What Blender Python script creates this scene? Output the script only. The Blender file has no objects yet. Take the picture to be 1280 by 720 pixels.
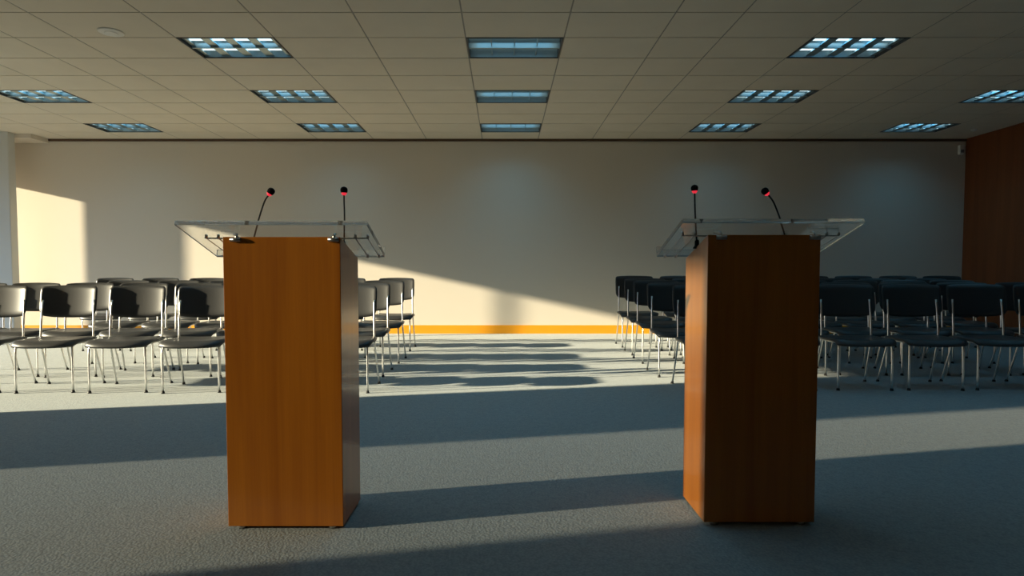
import bpy, bmesh, math, random
from mathutils import Vector, Matrix
random.seed(4)
SC = bpy.context.scene
COL = SC.collection
R = math.radians

# ------------------------------------------------------------------ camera
F_PX, PITCH, VPX, HOR, EYE = 760.0, R(2.5), 630.0, 340.0, 1.06
PPY = HOR + F_PX*math.tan(PITCH)
cam = bpy.data.cameras.new('camera'); cam_o = bpy.data.objects.new('camera', cam); COL.objects.link(cam_o)
cam.sensor_width = 36; cam.lens = 36*F_PX/1280
cam.shift_x = (640-VPX)/1280; cam.shift_y = (PPY-360)/1280
cam.clip_start = 0.05; cam.clip_end = 200
cam_o.location = (0, 0, EYE); cam_o.rotation_euler = (R(90)-PITCH, 0, 0)
SC.camera = cam_o

def at(x, y, Y):
    """the world point seen at pixel x, y at depth Y"""
    a = (x-VPX)/F_PX; b = (PPY-y)/F_PX; c, s = math.cos(PITCH), math.sin(PITCH)
    t = Y/(c+b*s)
    return Vector((a*t, Y, EYE+(b*c-s)*t))

# ------------------------------------------------------------------ exposure, sky, sun
SC.view_settings.view_transform = 'Standard'; SC.view_settings.look = 'None'
SC.view_settings.exposure = 0.1; SC.view_settings.gamma = 1.0
SC.view_settings.use_curve_mapping = False
SKY_COL, SKY_STR = (0.30, 0.60, 1.0), 2.0
GROUND_COL = (0.16, 0.15, 0.12)
SUN_DIR = Vector((1, 0.22, -0.2165)).normalized()
SUN_COL, SUN_STR, SUN_ANG = (1.0, 0.87, 0.60), 17.3, R(0.8)
LAMP_COL = (0.15, 0.62, 1.0)
LAMP_W = {-6: 2.4, -3: 3.2, 0: 2.0, 3: 1.0, 6: 2.2}   # watts, by row
SC.cycles.glossy_bounces = 12; SC.cycles.transmission_bounces = 14; SC.cycles.max_bounces = 14
TINT = (0.45, 0.455, 0.46)

w = bpy.data.worlds.new('sky'); SC.world = w; w.use_nodes = True
nt = w.node_tree; nt.nodes.clear()
wo = nt.nodes.new('ShaderNodeOutputWorld'); bg = nt.nodes.new('ShaderNodeBackground')
tc = nt.nodes.new('ShaderNodeTexCoord'); sx = nt.nodes.new('ShaderNodeSeparateXYZ')
cr = nt.nodes.new('ShaderNodeValToRGB')
cr.color_ramp.elements[0].position = 0.48; cr.color_ramp.elements[0].color = (*GROUND_COL, 1)
cr.color_ramp.elements[1].position = 0.52; cr.color_ramp.elements[1].color = (0.60, 0.74, 0.95, 1)
e = cr.color_ramp.elements.new(0.8); e.color = (*SKY_COL, 1)
mr = nt.nodes.new('ShaderNodeMapRange'); mr.inputs['From Min'].default_value = -1; mr.inputs['From Max'].default_value = 1
nt.links.new(tc.outputs['Generated'], sx.inputs[0]); nt.links.new(sx.outputs['Z'], mr.inputs['Value'])
nt.links.new(mr.outputs[0], cr.inputs[0]); nt.links.new(cr.outputs[0], bg.inputs['Color'])
bg.inputs['Strength'].default_value = SKY_STR; nt.links.new(bg.outputs[0], wo.inputs[0])

sun = bpy.data.lights.new('sun', 'SUN'); sun.energy = SUN_STR; sun.color = SUN_COL; sun.angle = SUN_ANG
sun_o = bpy.data.objects.new('sun', sun); COL.objects.link(sun_o)
sun_o.rotation_euler = SUN_DIR.to_track_quat('-Z', 'Y').to_euler(); sun_o.location = (-20, -4, 6)

# ------------------------------------------------------------------ materials
def mat(name, col, rough=0.6, metal=0.0, spec=0.5, coat=0.0, coat_r=0.1, trans=0.0, ior=1.45, emit=None, es=0.0,
        bump=None, vary=None):
    m = bpy.data.materials.new(name); m.use_nodes = True
    n = m.node_tree; p = n.nodes['Principled BSDF']
    p.inputs['Base Color'].default_value = (*col, 1); p.inputs['Roughness'].default_value = rough
    p.inputs['Metallic'].default_value = metal; p.inputs['Specular IOR Level'].default_value = spec
    p.inputs['Coat Weight'].default_value = coat; p.inputs['Coat Roughness'].default_value = coat_r
    p.inputs['Transmission Weight'].default_value = trans; p.inputs['IOR'].default_value = ior
    if emit: p.inputs['Emission Color'].default_value = (*emit, 1); p.inputs['Emission Strength'].default_value = es
    t = n.nodes.new('ShaderNodeTexCoord')
    if bump:      # (scale, strength, distance)
        nz = n.nodes.new('ShaderNodeTexNoise'); nz.inputs['Scale'].default_value = bump[0]; nz.inputs['Detail'].default_value = 4
        bp = n.nodes.new('ShaderNodeBump'); bp.inputs['Strength'].default_value = bump[1]; bp.inputs['Distance'].default_value = bump[2]
        n.links.new(t.outputs['Object'], nz.inputs['Vector']); n.links.new(nz.outputs['Fac'], bp.inputs['Height'])
        n.links.new(bp.outputs[0], p.inputs['Normal'])
    if vary:      # (scale, amount)
        nz = n.nodes.new('ShaderNodeTexNoise'); nz.inputs['Scale'].default_value = vary[0]; nz.inputs['Detail'].default_value = 3
        hs = n.nodes.new('ShaderNodeHueSaturation'); hs.inputs['Color'].default_value = (*col, 1)
        mm = n.nodes.new('ShaderNodeMapRange'); mm.inputs['To Min'].default_value = 1-vary[1]; mm.inputs['To Max'].default_value = 1+vary[1]
        n.links.new(t.outputs['Object'], nz.inputs['Vector']); n.links.new(nz.outputs['Fac'], mm.inputs['Value'])
        n.links.new(mm.outputs[0], hs.inputs['Value']); n.links.new(hs.outputs[0], p.inputs['Base Color'])
    return m

def wood(name, c1, c2, scale=1.0, rough=0.3, coat=0.35):
    m = bpy.data.materials.new(name); m.use_nodes = True
    n = m.node_tree; L = n.links; p = n.nodes['Principled BSDF']
    t = n.nodes.new('ShaderNodeTexCoord'); mp = n.nodes.new('ShaderNodeMapping')
    mp.inputs['Scale'].default_value = (9*scale, 9*scale, 0.45*scale)
    nz = n.nodes.new('ShaderNodeTexNoise'); nz.inputs['Scale'].default_value = 1.6; nz.inputs['Detail'].default_value = 6; nz.inputs['Distortion'].default_value = 0.4
    mp2 = n.nodes.new('ShaderNodeMapping'); mp2.inputs['Scale'].default_value = (160*scale, 160*scale, 3*scale)
    n2 = n.nodes.new('ShaderNodeTexNoise'); n2.inputs['Scale'].default_value = 1.0; n2.inputs['Detail'].default_value = 3
    r = n.nodes.new('ShaderNodeValToRGB'); r.color_ramp.elements[0].position = 0.3; r.color_ramp.elements[1].position = 0.7
    r.color_ramp.elements[0].color = (*c1, 1); r.color_ramp.elements[1].color = (*c2, 1)
    ad = n.nodes.new('ShaderNodeMath'); ad.operation = 'MULTIPLY_ADD'; ad.inputs[1].default_value = 0.25
    sb = n.nodes.new('ShaderNodeMath'); sb.operation = 'SUBTRACT'; sb.inputs[1].default_value = 0.125
    L.new(t.outputs['Object'], mp.inputs[0]); L.new(mp.outputs[0], nz.inputs['Vector'])
    L.new(t.outputs['Object'], mp2.inputs[0]); L.new(mp2.outputs[0], n2.inputs['Vector'])
    L.new(n2.outputs['Fac'], ad.inputs[0]); L.new(nz.outputs['Fac'], ad.inputs[2]); L.new(ad.outputs[0], sb.inputs[0])
    L.new(sb.outputs[0], r.inputs[0]); L.new(r.outputs[0], p.inputs['Base Color'])
    p.inputs['Roughness'].default_value = rough; p.inputs['Coat Weight'].default_value = coat; p.inputs['Coat Roughness'].default_value = 0.12
    return m

M = {}
M['wall'] = mat('wall_paint', (0.77, 0.69, 0.595), 0.75, spec=0.2, bump=(90, 0.05, 0.002))
M['column'] = mat('column_paint', (0.66, 0.66, 0.64), 0.7, spec=0.2)
M['tile'] = mat('ceiling_tile', (0.86, 0.77, 0.64), 0.85, spec=0.15, bump=(260, 0.25, 0.002), vary=(2.5, 0.06))
M['grid'] = mat('grid_bar', (0.34, 0.30, 0.25), 0.5)
M['brown_trim'] = mat('brown_trim', (0.10, 0.055, 0.03), 0.5)
M['orange'] = mat('orange_board', (0.85, 0.36, 0.012), 0.45, vary=(3, 0.08))
M['chrome'] = mat('chrome', (0.93, 0.91, 0.88), 0.28, metal=1.0)
M['steel'] = mat('brushed_steel', (0.55, 0.53, 0.50), 0.28, metal=1.0)
M['leather'] = mat('black_leather', (0.034, 0.034, 0.035), 0.38, spec=0.75, bump=(320, 0.12, 0.001))
M['rubber'] = mat('black_rubber', (0.012, 0.012, 0.012), 0.6)
M['foam'] = mat('black_foam', (0.012, 0.010, 0.010), 0.95, spec=0.1, bump=(900, 0.5, 0.001))
M['ring'] = mat('red_ring', (0.8, 0.03, 0.05), 0.4, emit=(1.0, 0.04, 0.07), es=0.7)
M['acrylic_edge'] = mat('acrylic_edge', (0.97, 0.98, 0.97), 0.10, trans=0.85, ior=1.47)
M['acrylic'] = mat('clear_acrylic', (0.97, 0.99, 0.99), 0.0, trans=1.0, ior=1.47)
M['housing'] = mat('lamp_housing', (0.06, 0.06, 0.06), 0.5)
M['reflector'] = mat('lamp_reflector', (0.38, 0.48, 0.51), 0.32, metal=0.6)
M['tube'] = mat('lamp_tube', (0.9, 1, 1), 0.4, emit=(0.72, 0.95, 1.0), es=1.3)
M['plastic'] = mat('white_plastic', (0.90, 0.88, 0.84), 0.4)
M['wood'] = wood('cherry_veneer', (0.40, 0.115, 0.005), (0.55, 0.180, 0.010))
M['panel'] = wood('wall_panel_wood', (0.17, 0.048, 0.012), (0.24, 0.072, 0.018), scale=0.5, rough=0.5, coat=0.0)
M['frame'] = mat('window_frame', (0.25, 0.25, 0.25), 0.45)

def glass(name, tint):
    m = bpy.data.materials.new(name); m.use_nodes = True; n = m.node_tree; n.nodes.clear()
    o = n.nodes.new('ShaderNodeOutputMaterial'); t = n.nodes.new('ShaderNodeBsdfTransparent'); g = n.nodes.new('ShaderNodeBsdfGlossy')
    x = n.nodes.new('ShaderNodeMixShader'); t.inputs[0].default_value = (*tint, 1); g.inputs['Roughness'].default_value = 0.02
    x.inputs[0].default_value = 0.05
    n.links.new(t.outputs[0], x.inputs[1]); n.links.new(g.outputs[0], x.inputs[2]); n.links.new(x.outputs[0], o.inputs[0])
    return m
M['glass'] = glass('clear_glass', (0.97, 0.98, 0.98)); M['tinted'] = glass('tinted_glass', TINT)

def carpet():
    m = bpy.data.materials.new('grey_carpet'); m.use_nodes = True; n = m.node_tree; L = n.links; p = n.nodes['Principled BSDF']
    t = n.nodes.new('ShaderNodeTexCoord')
    v = n.nodes.new('ShaderNodeTexVoronoi'); v.inputs['Scale'].default_value = 95
    nz = n.nodes.new('ShaderNodeTexNoise'); nz.inputs['Scale'].default_value = 24; nz.inputs['Detail'].default_value = 6
    n3 = n.nodes.new('ShaderNodeTexNoise'); n3.inputs['Scale'].default_value = 1.3; n3.inputs['Detail'].default_value = 2
    L.new(t.outputs['Object'], v.inputs['Vector']); L.new(t.outputs['Object'], nz.inputs['Vector']); L.new(t.outputs['Object'], n3.inputs['Vector'])
    r = n.nodes.new('ShaderNodeValToRGB')
    r.color_ramp.elements[0].position = 0.0; r.color_ramp.elements[0].color = (0.33, 0.36, 0.36, 1)
    r.color_ramp.elements[1].position = 0.9; r.color_ramp.elements[1].color = (0.225, 0.265, 0.275, 1)
    L.new(v.outputs['Distance'], r.inputs[0])
    hs = n.nodes.new('ShaderNodeHueSaturation'); mm = n.nodes.new('ShaderNodeMapRange')
    mm.inputs['To Min'].default_value = 0.82; mm.inputs['To Max'].default_value = 1.18
    L.new(nz.outputs['Fac'], mm.inputs['Value']); L.new(mm.outputs[0], hs.inputs['Value']); L.new(r.outputs[0], hs.inputs['Color'])
    L.new(hs.outputs[0], p.inputs['Base Color'])
    p.inputs['Roughness'].default_value = 0.95; p.inputs['Specular IOR Level'].default_value = 0.1
    p.inputs['Sheen Weight'].default_value = 0.15
    b = n.nodes.new('ShaderNodeBump'); b.inputs['Strength'].default_value = 0.35; b.inputs['Distance'].default_value = 0.004; b.invert = True
    L.new(v.outputs['Distance'], b.inputs['Height']); L.new(b.outputs[0], p.inputs['Normal'])
    return m
M['carpet'] = carpet()

# ------------------------------------------------------------------ mesh helpers
def add_box(bm, c, s, rot=None):
    r = bmesh.ops.create_cube(bm, size=1.0)['verts']
    mx = Matrix.Translation(Vector(c)) @ (rot.to_4x4() if rot is not None else Matrix.Identity(4)) @ Matrix.Diagonal((*s, 1))
    bmesh.ops.transform(bm, matrix=mx, verts=r); return r
def add_bar(bm, lo, hi):
    return add_box(bm, [(a+b)/2 for a, b in zip(lo, hi)], [abs(b-a) for a, b in zip(lo, hi)])
def add_tube(bm, pts, rad, n=10, cap=True):
    pts = [Vector(p) for p in pts]
    rads = rad if isinstance(rad, (list, tuple)) else [rad]*len(pts)
    rings = []; up = None
    for i, p in enumerate(pts):
        d = (pts[min(i+1, len(pts)-1)]-pts[max(i-1, 0)]).normalized()
        if up is None: up = Vector((0, 0, 1)) if abs(d.z) < 0.9 else Vector((1, 0, 0))
        u = (up-d*up.dot(d)).normalized(); v = d.cross(u); up = u
        rings.append([bm.verts.new(p+rads[i]*(math.cos(2*math.pi*k/n)*u+math.sin(2*math.pi*k/n)*v)) for k in range(n)])
    for a, b in zip(rings, rings[1:]):
        for k in range(n):
            f = bm.faces.new((a[k], a[(k+1) % n], b[(k+1) % n], b[k])); f.smooth = True
    if cap: bm.faces.new(list(reversed(rings[0]))); bm.faces.new(rings[-1])
def smooth_path(pts, n=4):
    pts = [Vector(p) for p in pts]; P = [pts[0]]+pts+[pts[-1]]; out = []
    for i in range(1, len(P)-2):
        for k in range(n):
            t = k/n; a, b, c, d = P[i-1], P[i], P[i+1], P[i+2]
            out.append(0.5*((2*b)+(c-a)*t+(2*a-5*b+4*c-d)*t*t+(3*b-a-3*c+d)*t**3))
    return out+[pts[-1]]
def bevel(bm, w, seg=2):
    bmesh.ops.bevel(bm, geom=bm.edges[:], offset=w, segments=seg, affect='EDGES', profile=0.5, clamp_overlap=True)
def obj(name, bm, m, parent=None, fix=True):
    if fix: bmesh.ops.recalc_face_normals(bm, faces=bm.faces[:])
    me = bpy.data.meshes.new(name); bm.to_mesh(me); bm.free()
    for x in (m if isinstance(m, (list, tuple)) else [m]): me.materials.append(x)
    o = bpy.data.objects.new(name, me); COL.objects.link(o)
    if parent: o.parent = parent
    return o
def struct(name, bm, m, parent=None):
    o = obj(name, bm, m, parent)
    if not parent: o['kind'] = 'structure'
    return o
def thing(name, label, cat, loc=(0, 0, 0), rz=0, group=None):
    o = bpy.data.objects.new(name, None); COL.objects.link(o); o.empty_display_size = 0.1
    o.location = loc; o.rotation_euler = (0, 0, rz); o['label'] = label; o['category'] = cat
    if group: o['group'] = group
    return o
def dup(root, loc, rz, label, group=None):
    r = root.copy(); COL.objects.link(r); r.location = loc; r.rotation_euler = (0, 0, rz); r['label'] = label
    if group: r['group'] = group
    for ch in list(root.children):
        c = ch.copy(); COL.objects.link(c); c.parent = r
        for g in list(ch.children):
            d = g.copy(); COL.objects.link(d); d.parent = c
    return r
B = bmesh.new

# ------------------------------------------------------------------ room
XL, XR, YB, YF, H = -9.6, 7.86, 10.45, -3.0, 3.32
bm = B(); add_bar(bm, (XL-0.2, YF-0.2, -0.12), (XR+0.2, YB+0.2, 0)); struct('floor', bm, M['carpet'])
bm = B(); add_bar(bm, (XL-0.2, YB, 0), (XR+0.2, YB+0.2, H+0.3)); struct('wall_back', bm, M['wall'])
bm = B(); add_bar(bm, (XR, YF, 0), (XR+0.2, YB, H+0.3)); struct('wall_right', bm, M['panel'])
bm = B(); add_bar(bm, (XL-0.2, YF-0.2, 0), (XR+0.2, YF, H+0.3)); struct('wall_front', bm, M['wall'])
HEAD = 2.83; T = 0.12
W1 = (4.05, 10.40); W2 = (0.99, 2.52); PIER = (9.555, 9.87); XN, HN = -6.0, 3.26   # unseen near wall, stepped inward so its tinted window's sun reaches both lecterns
bm = B()
SH = 3.0
add_bar(bm, (XL-T, SH, 0), (XL, SH+0.04, HEAD)); add_bar(bm, (XL-T, W1[1], 0), (XL, YB, HEAD)); add_bar(bm, (XL-T, PIER[0], 0), (XL, PIER[1], HEAD))
add_bar(bm, (XL-T, SH, HEAD), (XL, YB, H+0.3))
add_bar(bm, (XL-T, SH-0.2, 0), (XN-T, SH, H+0.3))
for a, b in ((YF, W2[0]), (W2[1], W1[0])):
    add_bar(bm, (XN-T, a, 0), (XN, b, H+0.3))
add_bar(bm, (XN-T, W2[0], HN), (XN, W2[1], H+0.3))
struct('wall_left', bm, M['wall'])
for i, (XL_, a, b, mull, gm, HEAD_) in enumerate(((XL, SH+0.04, PIER[0], (8.31,), M['glass'], HEAD), (XL, PIER[1], W1[1], (), M['glass'], HEAD), (XN, *W2, (), M['tinted'], HN))):
    bm = B(); x0, x1 = XL_-T*0.8, XL_-T*0.3
    add_bar(bm, (x0, a, HEAD_-0.03), (x1, b, HEAD_)); add_bar(bm, (x0, a, 0), (x1, b, 0.03))
    add_bar(bm, (x0, a, 0.03), (x1, a+0.03, HEAD_-0.03)); add_bar(bm, (x0, b-0.03, 0.03), (x1, b, HEAD_-0.03))
    for y in mull: add_bar(bm, (x0, y-0.032, 0.03), (x1, y+0.032, HEAD_-0.03))
    wf = struct('window_%d' % (i+1), bm, M['frame'])
    bm = B(); add_bar(bm, (XL_-T*0.6, a+0.03, 0.03), (XL_-T*0.6+0.008, b-0.03, HEAD_-0.03))
    obj('window_glass', bm, gm, wf)
# column and its short soffit to the back wall
bm = B(); add_bar(bm, (-8.62, 9.90, 0), (-8.0, 10.05, H)); bevel(bm, 0.008, 1); o = obj('column', bm, M['column']); o['kind'] = 'structure'
bm = B(); add_bar(bm, (-8.6, 10.05, H-0.07), (-7.74, YB, H)); o = obj('ceiling_soffit', bm, M['wall']); o['kind'] = 'structure'
# baseboards and the dark strip at the top of the back wall
bm = B(); add_bar(bm, (XL, YB-0.018, 0), (XR, YB, 0.145)); struct('baseboard_back', bm, M['orange'])
bm = B(); add_bar(bm, (-7.74, YB-0.02, H-0.04), (XR, YB, H)); struct('trim_1', bm, M['brown_trim'])

# ------------------------------------------------------------------ ceiling: tiles, bars, light openings
GX = [XL, -9.25, -8.3, -7.35, -6.42, -5.50, -4.73, -4.15, -3.17, -2.22, -1.32, -0.37, 0.58, 1.50, 2.10, 2.98, 3.93, 4.80, 5.30, 6.07, 6.97, XR]
Y0, DY = 5.97, 0.567
GY = [YF]+[Y0+DY*k for k in range(-15, 8)]+[YB]
GY = [y for y in GY if YF <= y <= YB]
fix_cols = {-6.42: -5.50, -3.17: -2.22, -0.37: 0.58, 2.98: 3.93, 6.07: 6.97}
fix_rows = (-6, -3, 0, 3, 6)  # negative rows are unseen, added for blue fill on the front floor
holes = set()
for c in fix_cols:
    for r in fix_rows: holes.add((c, round(Y0+DY*r, 3)))
bm = B(); g = 0.007
for x0, x1 in zip(GX, GX[1:]):
    for y0, y1 in zip(GY, GY[1:]):
        if (x0, round(y0, 3)) in holes: continue
        vs = add_bar(bm, (x0+g, y0+g, H), (x1-g, y1-g, H+0.02))
ceil = struct('ceiling', bm, M['tile'])
bm = B()
def cut(lo, hi, x): return lo < x < hi
for x in GX[1:-1]: add_bar(bm, (x-0.012, YF, H+0.003), (x+0.012, YB, H+0.03))
for y in GY[1:-1]: add_bar(bm, (XL, y-0.012, H+0.0045), (XR, y+0.012, H+0.03))
struct('trim_2', bm, M['grid'])
bm = B(); add_bar(bm, (XL-0.2, YF-0.2, H+0.22), (XR+0.2, YB+0.2, H+0.3)); o = obj('ceiling_slab', bm, M['grid']); o['kind'] = 'structure'

def make_light(w, d, high):
    t = thing('ceiling_light', 'x', 'ceiling light')
    D = 0.11; e = 0.010
    bm = B()   # open housing, lip level with the tiles
    for lo, hi in (((-w/2, -d/2, -0.004), (w/2, -d/2+0.012, D)), ((-w/2, d/2-0.012, -0.004), (w/2, d/2, D)),
                   ((-w/2, -d/2+0.012, -0.004), (-w/2+0.012, d/2-0.012, D)), ((w/2-0.012, -d/2+0.012, -0.004), (w/2, d/2-0.012, D)),
                   ((-w/2, -d/2, D), (w/2, d/2, D+0.008))): add_bar(bm, lo, hi)
    obj('housing', bm, M['housing'], t)
    iw, idp = w-0.03, d-0.03
    for s in (-1, 1):   # two troughs, each a curved bright reflector
        bm = B(); yc = s*idp/4; hw = idp/4-0.004; N = 12
        prof = [(yc-hw*math.cos(math.pi*k/N), 0.004+0.094*math.sin(math.pi*k/N)**0.55) for k in range(N+1)]
        rows = [[bm.verts.new((x, y, z)) for y, z in prof] for x in (-iw/2, iw/2)]
        for k in range(N):
            f = bm.faces.new((rows[0][k], rows[0][k+1], rows[1][k+1], rows[1][k])); f.smooth = True
        obj('reflector', bm, M['reflector'], t, fix=False)
        bm = B(); tz, ty = (0.072, yc-0.02) if high else (0.060, yc+0.055)
        add_tube(bm, [(-iw/2+0.01, ty, tz), (iw/2-0.01, ty, tz)], 0.013, 12)
        obj('lamp_tube', bm, M['tube'], t)
        for k in range(1, 4) if high else range(0, 5):   # V shaped cross blades
            x = -iw/2+iw*k/4; b = 0.004 if high else 0.045
            for sx_ in ([0] if high else [1]):
                bm = B(); y0, y1 = yc-hw+0.004, yc+hw-0.004
                xl, xr = x-b*(k > 0 or high), x+b*(k < 4 or high)
                v = [bm.verts.new(p) for p in ((xl, y0, 0.02), (xr, y0, 0.02), (x, y0, 0.08), (xl, y1, 0.02), (xr, y1, 0.02), (x, y1, 0.08))]
                if high: pass
                bm.faces.new((v[0], v[1], v[2])); bm.faces.new((v[3], v[5], v[4]))
                bm.faces.new((v[0], v[3], v[4], v[1])); bm.faces.new((v[1], v[4], v[5], v[2])); bm.faces.new((v[2], v[5], v[3], v[0]))
                obj('louver_blade', bm, M['reflector'], t)
    bm = B(); add_bar(bm, (-iw/2, -0.010, 0), (iw/2, 0.010, 0.05)); obj('center_rib', bm, M['reflector'], t)
    return t
ROWN = {-3: 'the added unseen row before the chairs', -6: 'the added unseen row above the lecterns', 0: 'the row nearest the camera', 3: 'the middle row', 6: 'the row nearest the back wall'}
COLN = {-6.42: 'towards the pale column', -3.17: 'left of centre', -0.37: 'over the aisle', 2.98: 'right of centre', 6.07: 'beside the wood wall'}
protos = {}
for r in fix_rows:
    for c, c1 in fix_cols.items():
        cx, cy = (c+c1)/2, Y0+DY*(r+0.5); W = c1-c-0.006
        la = bpy.data.lights.new('lamp_light', 'AREA'); la.shape = 'RECTANGLE'; la.size = W*0.8; la.size_y = DY*0.7
        la.energy = LAMP_W[r]; la.color = LAMP_COL; la.spread = R(125)
        shown = not (r <= 0 and cx < -5)
        lab = 'recessed louvred ceiling light, %s, in %s' % (COLN[c], ROWN.get(r, ''))
        if shown:
            key = round(W, 3) if c != -0.37 else 'mid'
            if key not in protos:
                p = make_light(W, DY-0.006, c == -0.37); p.location = (cx, cy, H); p['label'] = lab; p['group'] = 'recessed ceiling lights'; protos[key] = p
            else: p = dup(protos[key], (cx, cy, H), 0, lab)
        else:
            bm = B(); add_bar(bm, (c+g, cy-DY/2+g, H), (c1-g, cy+DY/2-g, H+0.02)); o = obj('ceiling_tile_fill', bm, M['tile']); o['kind'] = 'structure'
            continue
        lo = bpy.data.objects.new('lamp_light', la); COL.objects.link(lo); lo.parent = p; lo.location = (0, 0, 0.055)

def small_disc(name, label, cat, loc, r, h, m=None):
    t = thing(name, label, cat, loc)
    bm = B(); prof = [(r, 0), (r, -h*0.35), (r*0.93, -h*0.6), (r*0.6, -h*0.75)]
    n = 32; rings = [[bm.verts.new((q*math.cos(2*math.pi*k/n), q*math.sin(2*math.pi*k/n), z)) for k in range(n)] for q, z in prof]
    for a, b in zip(rings, rings[1:]):
        for k in range(n): bm.faces.new((a[k], a[(k+1) % n], b[(k+1) % n], b[k])).smooth = True
    bm.faces.new(rings[-1]); bm.faces.new(rings[0]); obj('base', bm, m or M['plastic'], t)
    bm = B(); add_tube(bm, [(0, 0, -h*0.7), (0, 0, -h)], [r*0.55, r*0.45], 24); obj('cover', bm, m or M['plastic'], t)
    return t
small_disc('smoke_detector', 'round white smoke detector on the ceiling tiles, the larger one', 'smoke detector', (-3.70, 5.83, H), 0.11, 0.018)
small_disc('ceiling_sensor', 'tiny round white sensor on the ceiling near the wood wall', 'sensor', (7.45, 9.75, H), 0.045, 0.03)
t = thing('wall_sensor', 'small white motion sensor high in the corner of the back wall', 'sensor', (7.76, YB, 3.10))
bm = B(); add_box(bm, (0, -0.03, 0.03), (0.085, 0.06, 0.16)); bevel(bm, 0.012, 2); obj('casing', bm, M['plastic'], t)
bm = B(); add_box(bm, (0, -0.062, 0.005), (0.055, 0.008, 0.05)); bevel(bm, 0.003, 1); obj('lens', bm, M['frame'], t)

# ------------------------------------------------------------------ lecterns
def make_lectern(label, x0, x1, ya, yb, za, zb, px0, px1, pya, pyb, pza, pzb, side):
    cx = (x0+x1)/2
    t = thing('lectern', label, 'lectern', (cx, (ya+yb)/2, 0))
    ox, oy = cx, (ya+yb)/2
    L = lambda x, y, z: (x-ox, y-oy, z)
    bot = 0.014
    bm = B()   # cabinet with a top that slopes down to the speaker's side
    a = [bm.verts.new(L(*p)) for p in ((x0, ya, bot), (x1, ya, bot), (x1, yb, bot), (x0, yb, bot), (x0, ya, za), (x1, ya, za), (x1, yb, zb), (x0, yb, zb))]
    for f in ((0, 3, 2, 1), (4, 5, 6, 7), (0, 1, 5, 4), (1, 2, 6, 5), (2, 3, 7, 6), (3, 0, 4, 7)): bm.faces.new([a[i] for i in f])
    bevel(bm, 0.0022, 2); obj('cabinet', bm, M['wood'], t)
    bm = B(); add_bar(bm, L(x0+0.03, ya+0.03, 0.004), L(x1-0.03, yb-0.03, bot+0.002)); obj('plinth', bm, M['rubber'], t)
    for xx in (x0+0.05, x1-0.05):
        for yy in (ya+0.022, yb-0.022):
            bm = B(); c = L(xx, yy, 0); add_tube(bm, [(c[0], c[1], 0), (c[0], c[1], bot+0.001)], [0.017, 0.014], 16); obj('foot', bm, M['steel'], t)
    # clear sheet
    th = 0.019; d = Vector((0, pyb-pya, pzb-pza)).normalized(); nrm = Vector((0, -d.z, d.y))
    if nrm.z < 0: nrm = -nrm
    A0 = Vector((0, pya, pza)); B0 = Vector((0, pyb, pzb))
    prof = [A0+nrm*th/2, A0-nrm*th/2, B0-nrm*th/2, B0-nrm*th/2+nrm*0.048, B0-nrm*th/2+nrm*0.048-d*0.010, B0-d*0.010+nrm*th/2]
    bm = B(); rows = [[bm.verts.new(L(x, p.y, p.z)) for p in prof] for x in (px0, px1)]; n = len(prof)
    for k in range(n): bm.faces.new((rows[0][k], rows[0][(k+1) % n], rows[1][(k+1) % n], rows[1][k]))
    bm.faces.new(rows[0]); bm.faces.new(list(reversed(rows[1])))
    bmesh.ops.recalc_face_normals(bm, faces=bm.faces[:]); bevel(bm, 0.0012, 1)
    bm.normal_update()
    for f in bm.faces:
        if abs(f.normal.x) > 0.6 or abs(f.normal.dot(d)) > 0.6: f.material_index = 1
    o = obj('reading_top', bm, [M['acrylic'], M['acrylic_edge']], t); o['label'] = 'clear acrylic sloping reading top with a lip'
    # steel carriers below the sheet, one at each front corner
    def on(y): return A0.z+(y-pya)*(pzb-pza)/(pyb-pya)
    for s in (-1, 1):
        xc = x0+0.045 if s < 0 else x1-0.035
        br = None
        bm = B()
        yk = ya-0.004; zk = za-0.012
        add_tube(bm, [L(xc-0.012, yk, zk), L(xc+0.030, yk, zk)], 0.0085, 14)
        add_tube(bm, [L(xc+0.010, yk, zk), L(xc+0.010, yk+0.012, za+0.01), L(xc+0.010*s, ya+0.03, on(ya+0.03)-0.018)], 0.0055, 10)
        xo = xc+s*0.135
        yb_ = ya+0.05; zb_ = on(yb_)-0.026
        add_tube(bm, smooth_path([L(xc+0.010, yk+0.008, za+0.004), L(xc+s*0.012, yb_, zb_), L(xo, yb_, zb_)], 5), 0.0032, 8)
        for xr_ in (xc+s*0.085,):
            y2 = pyb-0.045; add_tube(bm, [L(xr_, yb_, zb_), L(xr_, y2, on(y2)-0.020)], 0.0026, 8)
        y2 = pyb-0.045; add_tube(bm, [L(xo, yb_, zb_), L(xo, y2, on(y2)-0.020)], 0.0018, 8)
        br = obj('bracket', bm, M['steel'], t)
        for xp, yp in ((xo, yb_), (xc+s*0.085, yb_), (xo, pyb-0.045), (xc+s*0.085, pyb-0.045)):
            bm = B(); zt = on(yp)-0.0105
            add_tube(bm, [L(xp, yp, zt-0.017), L(xp, yp, zt)], [0.0065, 0.0055], 10); obj('peg', bm, M['steel'], br)
    return t

XA, XB = -1.135, -0.661
make_lectern('cherry wood lectern with clear sloping top, sunlit aisle side, beside the sunlit chairs',
             XA, XB, 2.46, 2.757, 1.202, 1.124, -1.306, -0.543, 2.42, 2.776, 1.255, 1.136, -1)
XC, XD = 0.836, 1.298
a = at(853, 275.5, 2.46); b = at(1081, 275.5, 2.46)
make_lectern('cherry wood lectern with clear sloping top, bright narrow side and dark broad face',
             XC, XD, 2.50, 2.80, 1.213, 1.124, a.x, b.x, 2.46, 2.87, a.z-0.002, 1.140, 1)

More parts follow.
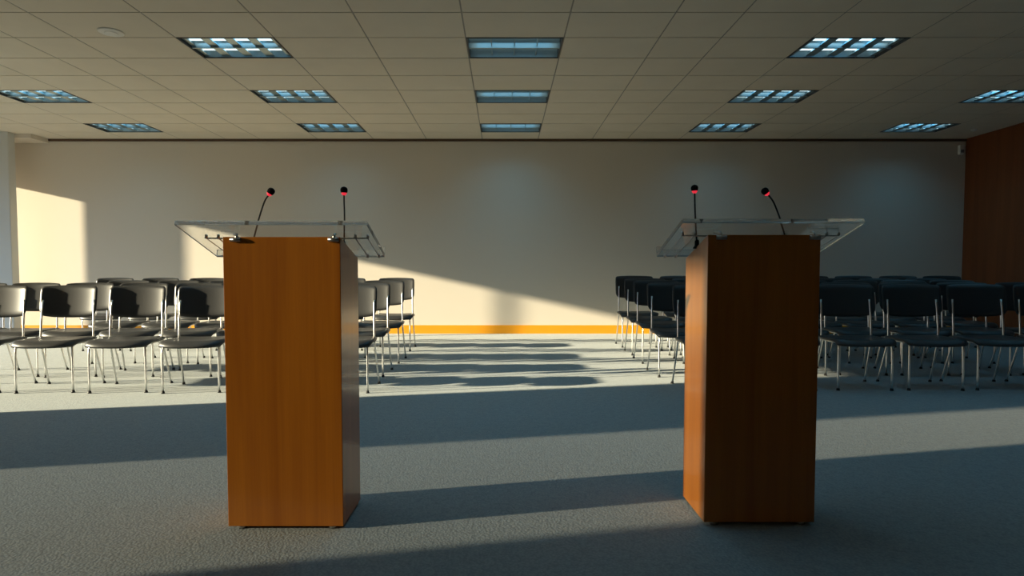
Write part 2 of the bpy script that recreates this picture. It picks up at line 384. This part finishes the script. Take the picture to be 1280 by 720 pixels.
def make_mic(label, pts, Y, ztop):
    P = [at(x, y, Y) for x, y in pts]
    base = Vector((P[0].x, Y, ztop))
    t = thing('gooseneck_microphone', label, 'microphone', base, group='gooseneck microphones')
    Q = [p-base for p in P]
    bm = B(); add_tube(bm, [(0, 0, 0.0), (0, 0, 0.006), (0, 0, 0.012), (0, 0, 0.040), (0, 0, 0.048)], [0.016, 0.016, 0.010, 0.009, 0.005], 16); obj('base', bm, M['rubber'], t)
    path = [Vector((0, 0, 0.03))]+[q for q in Q[1:]] if Q[1].z > 0.03 else Q
    bm = B(); add_tube(bm, smooth_path(path, 5), 0.0036, 10); obj('gooseneck', bm, M['rubber'], t)
    d = (Q[-1]-Q[-2]).normalized(); e = Q[-1]
    bm = B(); add_tube(bm, [e-d*0.004, e+d*0.003, e+d*0.007], [0.006, 0.0115, 0.0125], 16); obj('light_ring', bm, M['ring'], t)
    bm = B(); pr = [(0.0065, 0.0125), (0.011, 0.0145), (0.018, 0.0158), (0.025, 0.0145), (0.030, 0.0105), (0.033, 0.003)]
    add_tube(bm, [e+d*k for k, _ in pr], [q for _, q in pr], 18); obj('windscreen', bm, M['foam'], t)
    return t
def top_l(Y): return 1.202+(Y-2.46)*(1.124-1.202)/0.297
def top_r(Y): return 1.213+(Y-2.50)*(1.124-1.213)/0.276
make_mic('black gooseneck microphone bent towards the aisle, over the sunlit lectern', [(316, 302), (319.5, 287), (326, 265), (331, 251), (336, 243.5)], 2.62, top_l(2.62))
make_mic('black upright gooseneck microphone with red ring, at the aisle edge of the left lectern', [(430, 312), (430.5, 288), (430.5, 268), (430, 252), (430, 243)], 2.63, top_l(2.63))
make_mic('black upright gooseneck microphone with red ring, above the bright side of the right lectern', [(871, 311), (870, 290), (869, 268), (868.5, 252), (868.3, 240.5)], 2.66, top_r(2.66))
make_mic('black gooseneck microphone tilted back towards the aisle, above the right lectern', [(983, 304), (979, 285), (972, 265), (966, 251), (959.5, 243)], 2.64, top_r(2.64))

# ------------------------------------------------------------------ chairs
def make_chair(bw, bh):
    t = thing('stacking_chair', 'x', 'chair')
    W = 0.236
    # seat pad: rounded slab, drooping front edge
    bm = B(); NX, NY = 14, 12; top, botm = [], []
    for j in range(NY+1):
        v = j/NY; y = -0.075+0.475*v
        for arr in (top, botm): arr.append([])
        for i in range(NX+1):
            u = -1+2*i/NX
            half = 0.285*(1-0.10*v**2)*(1-0.05*(1-v)**4)
            # rounded plan: superellipse pull at the corners
            yy = y+0.055*abs(u)**3.2*(1-v)**1.2-0.03*abs(u)**3*v
            x = half*u*(1-0.05*abs(1-2*v)**5)
            z = 0.462-0.030*max(0, (0.22-v)/0.22)**2-0.010*math.cos(u*math.pi/2)*math.sin(v*math.pi)+0.006*abs(u)**2
            edge = max(abs(u), abs(2*v-1)); e = max(0, (edge-0.80)/0.20)
            top[-1].append(bm.verts.new((x, yy, z-0.014*e**2)))
            botm[-1].append(bm.verts.new((x*0.985, yy*1.0+(0.004 if v < 0.5 else -0.004), z-0.040+0.008*e**2)))
    for j in range(NY):
        for i in range(NX):
            bm.faces.new((top[j][i], top[j][i+1], top[j+1][i+1], top[j+1][i])).smooth = True
            bm.faces.new((botm[j][i], botm[j+1][i], botm[j+1][i+1], botm[j][i+1])).smooth = True
    for j in range(NY):
        for i in (0, NX): bm.faces.new((top[j][i], top[j+1][i], botm[j+1][i], botm[j][i])).smooth = True
    for i in range(NX):
        for j in (0, NY): bm.faces.new((top[j][i], top[j][i+1], botm[j][i+1], botm[j][i])).smooth = True
    obj('seat', bm, M['leather'], t)
    # backrest: curved shell, concave towards the sitter, lower edge bowed
    bm = B(); N1, N2 = 20, 10; fr, bk = [], []
    zt = bh; zb = 0.665; th = 0.022
    for j in range(N2+1):
        v = j/N2; fr.append([]); bk.append([])
        for i in range(N1+1):
            u = -1+2*i/N1
            low = zb-0.030*(1-abs(u)**2.4); hi = zt-0.012*abs(u)**2-0.018*max(0, (abs(u)-0.86)/0.14)**2
            lowc = low+0.030*max(0, (abs(u)-0.82)/0.18)**2
            z = lowc+(hi-lowc)*v
            x = bw/2*math.sin(u*1.12)/math.sin(1.12)*(1-0.012*abs(2*v-1)**4)
            y = 0.330+0.050*math.cos(u*1.45)**1.0+0.045*(z-zb)/(zt-zb)
            e = max(0, (max(abs(u), abs(2*v-1))-0.86)/0.14)
            fr[-1].append(bm.verts.new((x, y+th*0.45*e**2, z))); bk[-1].append(bm.verts.new((x*1.004, y+th*(1-0.4*e**2), z)))
    for j in range(N2):
        for i in range(N1):
            bm.faces.new((fr[j][i], fr[j][i+1], fr[j+1][i+1], fr[j+1][i])).smooth = True
            bm.faces.new((bk[j][i], bk[j+1][i], bk[j+1][i+1], bk[j][i+1])).smooth = True
        for i in (0, N1): bm.faces.new((fr[j][i], fr[j+1][i], bk[j+1][i], bk[j][i])).smooth = True
    for i in range(N1):
        for j in (0, N2): bm.faces.new((fr[j][i], fr[j][i+1], bk[j][i+1], bk[j][i])).smooth = True
    obj('backrest', bm, M['leather'], t)
    r = 0.0088
    for s in (-1, 1):
        bm = B(); add_tube(bm, smooth_path([(s*W, 0, 0.012), (s*W, 0.004, 0.30), (s*(W-0.004), 0.012, 0.40), (s*(W-0.01), 0.04, 0.432)], 3), r, 10)
        lg = obj('leg', bm, M['chrome'], t)
        bm = B(); add_tube(bm, [(s*W, 0, 0), (s*W, 0, 0.010), (s*W, 0, 0.022)], [0.016, 0.014, 0.0108], 12); obj('foot_cap', bm, M['rubber'], lg)
        bm = B(); add_tube(bm, smooth_path([(s*(W+0.012), 0.452, 0.012), (s*W, 0.365, 0.30), (s*(W-0.004), 0.335, 0.43), (s*(W-0.006), 0.345, 0.60), (s*(W-0.010), 0.372, 0.80)], 4), r, 10)
        lg = obj('leg', bm, M['chrome'], t)
        bm = B(); add_tube(bm, [(s*(W+0.013), 0.455, 0), (s*(W+0.013), 0.454, 0.010), (s*(W+0.012), 0.451, 0.022)], [0.016, 0.014, 0.0108], 12); obj('foot_cap', bm, M['rubber'], lg)
    bm = B()
    for s in (-1, 1): add_tube(bm, [(s*(W-0.012), 0.03, 0.424), (s*(W-0.006), 0.336, 0.424)], 0.008, 8)
    for y in (0.06, 0.31): add_tube(bm, [(-(W-0.012), y, 0.420), ((W-0.012), y, 0.420)], 0.008, 8)
    obj('seat_frame', bm, M['chrome'], t)
    return t

ORD = ['first', 'second', 'third', 'fourth', 'fifth', 'sixth', 'seventh', 'eighth', 'ninth']
ROW = ['front row', 'second row', 'third row', 'fourth row', 'fifth row']
protoL, protoR = make_chair(0.500, 0.937), make_chair(0.550, 0.945)
# row: depth of the front feet, chair centres from the aisle outwards
left_rows = [(5.29, [-1.43, -2.08, -2.74, -3.385, -4.025, -4.67]),
             (6.10, [-1.46-0.582*k for k in range(8)]),
             (7.00, [-1.457-0.613*k for k in range(6)]),
             (8.14, [-1.50-0.653*k for k in range(7)])]
right_rows = [(5.40, [1.84, 2.55, 3.23, 3.86, 4.48, 5.11]),
              (6.20, [1.80, 2.43, 3.06, 3.69, 4.32, 4.95, 5.58]),
              (7.00, [1.84+0.6*k for k in range(7)]),
              (7.70, [1.87+0.62*k for k in range(7)]),
              (8.50, [1.90+0.64*k for k in range(8)])]
rnd = random.Random(7)
for rows, proto, sign, blk in ((left_rows, protoL, 1, 'sunlit block'), (right_rows, protoR, -1, 'shaded block')):
    first = True
    tall = (1, 1.01, 1.025, 1.045) if sign > 0 else (1, 1.005, 1.02, 1.035, 1.065)
    for ri, (Y, xs) in enumerate(rows):
        for ci, x in enumerate(xs):
            rz = R(5.5 if ci else 1.0)*(1 if sign > 0 else -0.4)+R(rnd.uniform(-0.8, 0.8))
            y = Y+rnd.uniform(-0.012, 0.012)-(0.12 if (sign < 0 and ci == 0 and ri < 2) else 0)
            lab = 'black chair on chrome legs, %s from the aisle, %s of the %s' % (ORD[ci], ROW[ri], blk)
            if first:
                proto.location = (x, y, 0); proto.rotation_euler = (0, 0, rz); proto['label'] = lab; proto['group'] = blk; first = False
            else:
                dup(proto, (x, y, 0), rz, lab).scale = (1, 1, tall[ri])
